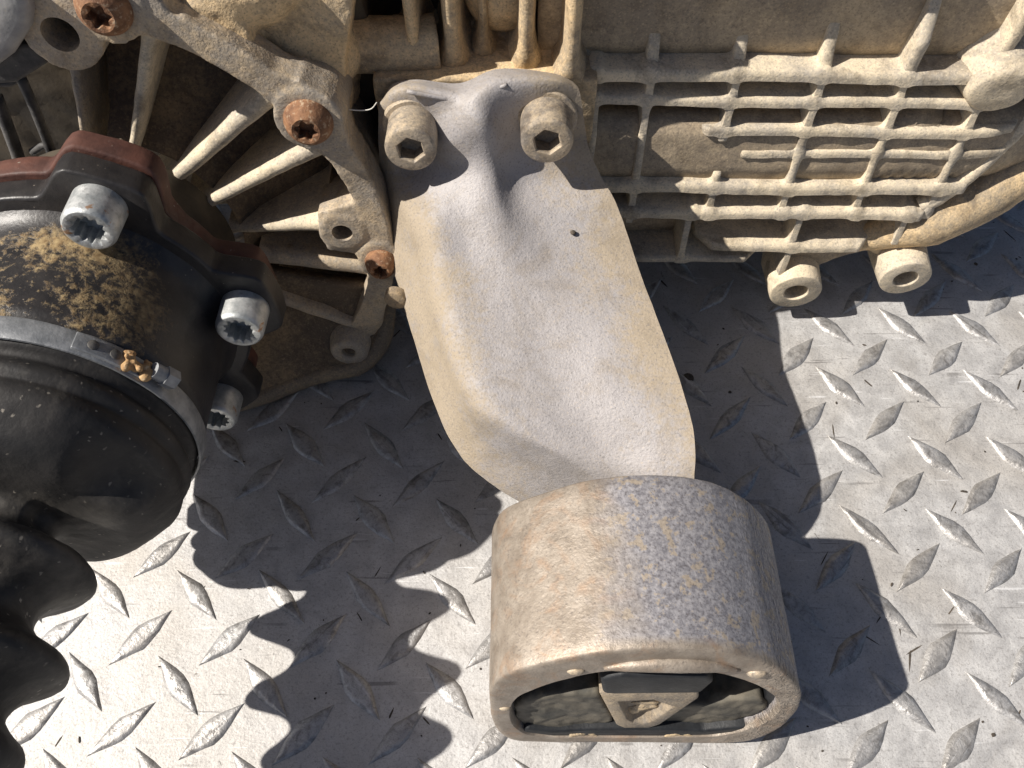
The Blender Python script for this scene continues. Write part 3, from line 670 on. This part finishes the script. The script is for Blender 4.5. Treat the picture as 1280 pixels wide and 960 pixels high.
# ------------------------------------------------------------------ drive flange, joint and boot on the left
JC = (BC[0] - 1.0, BC[1]); JR = 6.5
joint = thing('drive_shaft_joint', 'black drive shaft joint with bolted flange and pleated rubber boot on the left', 'shaft joint', (-133, 100, 0))
def lobes(R0, R1, hw, sl, full=False, n=180):
    pts = []
    for k in range(n):
        t = 360 * k / n; d = abs((t - JR + 30) % 60 - 30)
        s = max(0, min(1, (hw + sl - d) / sl)); s = .35 * s + .65 * s * s * (3 - 2 * s); g = max(0, min(1, 1 - (abs(t - 105) - 52) / 14)) if full else 0
        pts.append(polar(JC, t, R0 + (R1 - R0) * s + (4.8 * g - 3.4 if full else 0)))
    return pts
b = MB(); b.prism(lobes(48.8, 59.6, 9.5, 10, True), *EXZ, 138.2, 146); b.build('backing_plate', M['redplate'], joint, bevel=.9, rough=.25, angle=40, tilted=True)
b = MB(); b.prism(lobes(48.6, 59.8, 9.5, 10.0), *EXZ, 129.5, 138); b.build('drive_flange', M['black'], joint, bevel=1.0, rough=.25, angle=40, tilted=True)
MB().lathe((JC[0], 168, JC[1]), NEG, [(0, 37), (24, 37)], 60).build('hub', M['dark'], joint, tilted=True)
MB().lathe((JC[0], 130, JC[1]), NEG, [(0, 45), (2, 43), (6, 41.6), (14, 41.2), (33, 41.6), (35.5, 41.2), (36.5, 39.8), (38, 39.4)], 120).build('joint_race', M['black'], joint, rough=.25, angle=50, tilted=True)
for k in range(6):
    t = 60 * k + JR; x, z = polar(JC, t, 50.2); sp = starfn(3.8, 4.7, 12, .2 * k)
    bolt('spline_bolt', (x, 130, z), NEG, [(-1, 7.4), (9.6, 7.3), (10.6, 6.9), (11, 6.4), (11.1, 5.5), (10.7, lambda q: sp(q) * 1.03), (10.2, sp), (5, sp), (4.6, .5)], 96, M['zinc'], joint)
# boot: pleats get smaller towards the shaft
bd = [(71, 40), (73, 41.2), (76, 41.4), (79.5, 41.2), (81, 39.4), (82.6, 38.8), (84, 40.2), (86, 41.4), (88, 41.2), (89.6, 40.0), (91.5, 40.6), (94.5, 40.6), (97.5, 38.8), (101, 36.2), (103.6, 33.6), (105.4, 29.6), (106.0, 24), (106.4, 17), (107.0, 14), (108.6, 12), (111.5, 11.6), (114.0, 13.6), (116.4, 18.6), (118.6, 23.4), (120.6, 25.4), (122.8, 25.3), (124.8, 22.8), (127, 19.4), (129.6, 16.2), (132, 14.8), (135, 14.8), (138, 17.2), (140.4, 20.6), (142.6, 24.6), (144.8, 26.1), (146.8, 25.6), (148.8, 22.6), (151, 19), (154, 16.2), (157, 15.6), (160, 18), (163, 21.5), (166, 22.5), (169, 20.5), (172, 16.5), (177, 14.5), (200, 14.3)]
bp = [(BY - d, r) for d, r in bd]
bp = [tuple(q) for q in catmull(bp, 3)]
def bootc(y): return JC
rings_v = []; NB = 120
for y, r in bp:
    c = bootc(y); dd = BY - y
    def sc_(k, dd=dd):
        th = math.degrees(2 * math.pi * k / NB); w = max(0, 1 - ((dd - 104.5) / 9.0) ** 2); o = 0
        for t0 in (22, 142, 262): o = max(o, max(0, 1 - (((th - t0 + 180) % 360 - 180) / 26.0) ** 2))
        return 1 - .26 * w * o * o
    rings_v.append([(c[0] + r * sc_(k) * math.cos(2 * math.pi * k / NB), y, c[1] + r * sc_(k) * math.sin(2 * math.pi * k / NB)) for k in range(NB)])
b = MB(); b.add([p for r in rings_v for p in r], [(i * NB + k, i * NB + (k + 1) % NB, (i + 1) * NB + (k + 1) % NB, (i + 1) * NB + k) for i in range(len(bp) - 1) for k in range(NB)] + [tuple(range(NB)), tuple(range(len(bp) * NB - 1, (len(bp) - 1) * NB - 1, -1))])
b.build('rubber_boot', M['rubber'], joint, rough=.3, angle=180, tilted=True)
CY = BY - 76.5; CR = 42.6
cl = MB().lathe((JC[0], CY + 3.5, JC[1]), NEG, [(0, CR - .6), (0, CR), (.7, CR + .3), (6.3, CR + .3), (7, CR), (7, CR - .6)], 140, (False, False)).build('boot_clamp', M['band'], joint, angle=40, rough=.15, tilted=True)
def on_clamp(px, py):
    p = at_t(px, py, CY); return math.degrees(math.atan2(p[2] - JC[1], p[0] - JC[0]))
ta, tb = on_clamp(92, 425), on_clamp(178, 470)
b = MB(); st = [(polar(JC, t, CR + 1.2), polar(JC, t, CR - .1)) for t in np.linspace(ta, tb, 14)]
b.add([(o_[0], y, o_[1]) for q in st for o_, y in ((q[0], CY - 2.6), (q[0], CY + 2.6), (q[1], CY + 2.6), (q[1], CY - 2.6))], [(i * 4 + j, i * 4 + (j + 1) % 4, (i + 1) * 4 + (j + 1) % 4, (i + 1) * 4 + j) for i in range(13) for j in range(4)] + [(0, 1, 2, 3), (55, 54, 53, 52)])
b.build('clamp_tongue', M['band'], cl, bevel=.3, angle=40, tilted=True)
for px in (112, 136):
    t = on_clamp(px, 440 if px < 120 else 452); x, z = polar(JC, t, CR + .9); dr = (math.cos(R_(t)), 0, math.sin(R_(t)))
    MB().lathe((x, CY, z), dr, [(0, 1.5), (.7, 1.4), (1.0, .7)], 14).build('rivet', M['cable'], cl, tilted=True)
tm = on_clamp(160, 463); b = MB()
for k in range(18):
    q = polar(JC, tm + random.uniform(-5, 5), CR + 1 + random.uniform(0, 2.6)); b.blob((q[0], CY + random.uniform(-2.6, 2.6), q[1]), random.uniform(.7, 1.7), 2)
b.build('rusty_crimp', M['rustdirt'], cl, remesh=.4, smooth=1, rough=.5, angle=180, tilted=True)
tm = on_clamp(184, 474); x, z = polar(JC, tm, CR + 3.4); tg = Vector((math.sin(R_(tm)), .15, -math.cos(R_(tm)))).normalized()
MB().lathe((x, CY, z), tg, [(-2.2, 2.2), (1.2, 2.3), (1.2, hexfn(5.0)), (4.8, hexfn(5.0)), (5.2, 1.8)], 36).build('clamp_screw', M['band'], cl, angle=30, tilted=True)
MB().lathe((JC[0], BY - 171, JC[1]), NEG, [(0, 15.4), (0, 16.2), (6, 16.2), (6, 15.4)], 60, (False, False)).build('shaft_clamp', M['redplate'], joint, angle=40, tilted=True)
MB().lathe((JC[0], BY - 195, JC[1]), NEG, [(0, 11), (60, 11)], 40).build('shaft', M['black'], joint, tilted=True)

# ------------------------------------------------------------------ plastic housing and wires in the top left corner
plug = thing('wiring_plug', 'pale grey plastic plug with dark wires at the top left corner', 'plug', (-135, 165, 120))
b = MB(); pq = [at_t(*q, 160)[[0, 2]] for q in ((-40, -30), (20, -20), (38, 8), (34, 40), (14, 72), (-10, 92), (-45, 95))]
b.prism(pq, *EXZ, 160, 185); b.build('plug_shell', M['plastic'], plug, bevel=3, rough=.5, angle=40, tilted=True)
b = MB(); pq = [at_t(*q, 166)[[0, 2]] for q in ((-30, 70), (30, 55), (50, 60), (60, 80), (20, 105), (-30, 110))]
b.prism(pq, *EXZ, 166, 190); b.build('plug_collar', M['cable'], plug, bevel=1.5, rough=.3, tilted=True)
for pts, r in ((((25, 95), (45, 140), (66, 195), (80, 240)), 1.6), (((-5, 120), (10, 160), (25, 205), (30, 250)), 2.0), (((50, 70), (20, 100), (0, 104), (-20, 96)), 1.0), (((40, 190), (58, 182), (72, 200)), 1.2)):
    MB().tube(catmull([tilt(at_t(a, c, 172)) for a, c in pts], 6), r, 10).build('wire', M['cable'], plug, angle=180)

# ------------------------------------------------------------------ small things
p = at_z(716, 291, 80.5)
cr = MB().blob((0, 0, 0), (1.0, .9, .7), 2).build('dirt_crumb', M['grit'], angle=180, rough=.3); cr.location = Vector((p[0], p[1], p[2] + .1)) * .001
tag(cr, 'tiny black crumb of dirt lying on the bracket arm below the right bolt', 'crumb')
b = MB(); b.tube(catmull([at_y(a, c, 200) for a, c in ((436, 137), (452, 138), (464, 136), (471, 128))], 6), .18, 6)
tag(b.build('stray_fibre', M['fibre'], angle=180), 'thin pale fibre across the black gap beside the bracket', 'fibre')
b = MB(); rnd = random.Random(3)
for k in range(210):
    x, y = rnd.uniform(-190, 230), rnd.uniform(15, 260); s = rnd.choice((.2, .25, .3, .35, .4, .7)) * rnd.uniform(.7, 1.3)
    L = s * rnd.choice((1, 1.5, 2, 4)); a = rnd.uniform(0, 3.14); n = 6
    if k % 4 == 0: s = rnd.uniform(.25, .5); L = rnd.uniform(2.0, 4.6); a = rnd.choice((.7, -.8, 1.3)) + rnd.uniform(-.3, .3)
    pts = [(rnd.uniform(.6, 1.1) * L * math.cos(6.283 * i / n), rnd.uniform(.6, 1.1) * s * math.sin(6.283 * i / n)) for i in range(n)]
    pts = [(x + q[0] * math.cos(a) - q[1] * math.sin(a), y + q[0] * math.sin(a) + q[1] * math.cos(a)) for q in pts]
    b.prism(pts, (0, 0, 0), (1, 0, 0), (0, 1, 0), (0, 0, 1), -.1, rnd.uniform(.04, .12) if k % 4 == 0 else rnd.uniform(.15, .45))
tag(b.build('floor_grit', M['grit'], angle=30), 'dark grit and crumbs scattered over the checker plate', 'grit', kind='stuff')
p = at_z(860, 473, 0)
b = MB(); b.lathe((p[0], p[1], -.1), (0, 0, 1), [(0, 2.4), (.7, 2.2), (1.0, 1.4)], 16); tag(b.build('black_plug', M['grit'], angle=40, rough=.2), 'round black spot on the plate right of the bracket arm', 'spot')
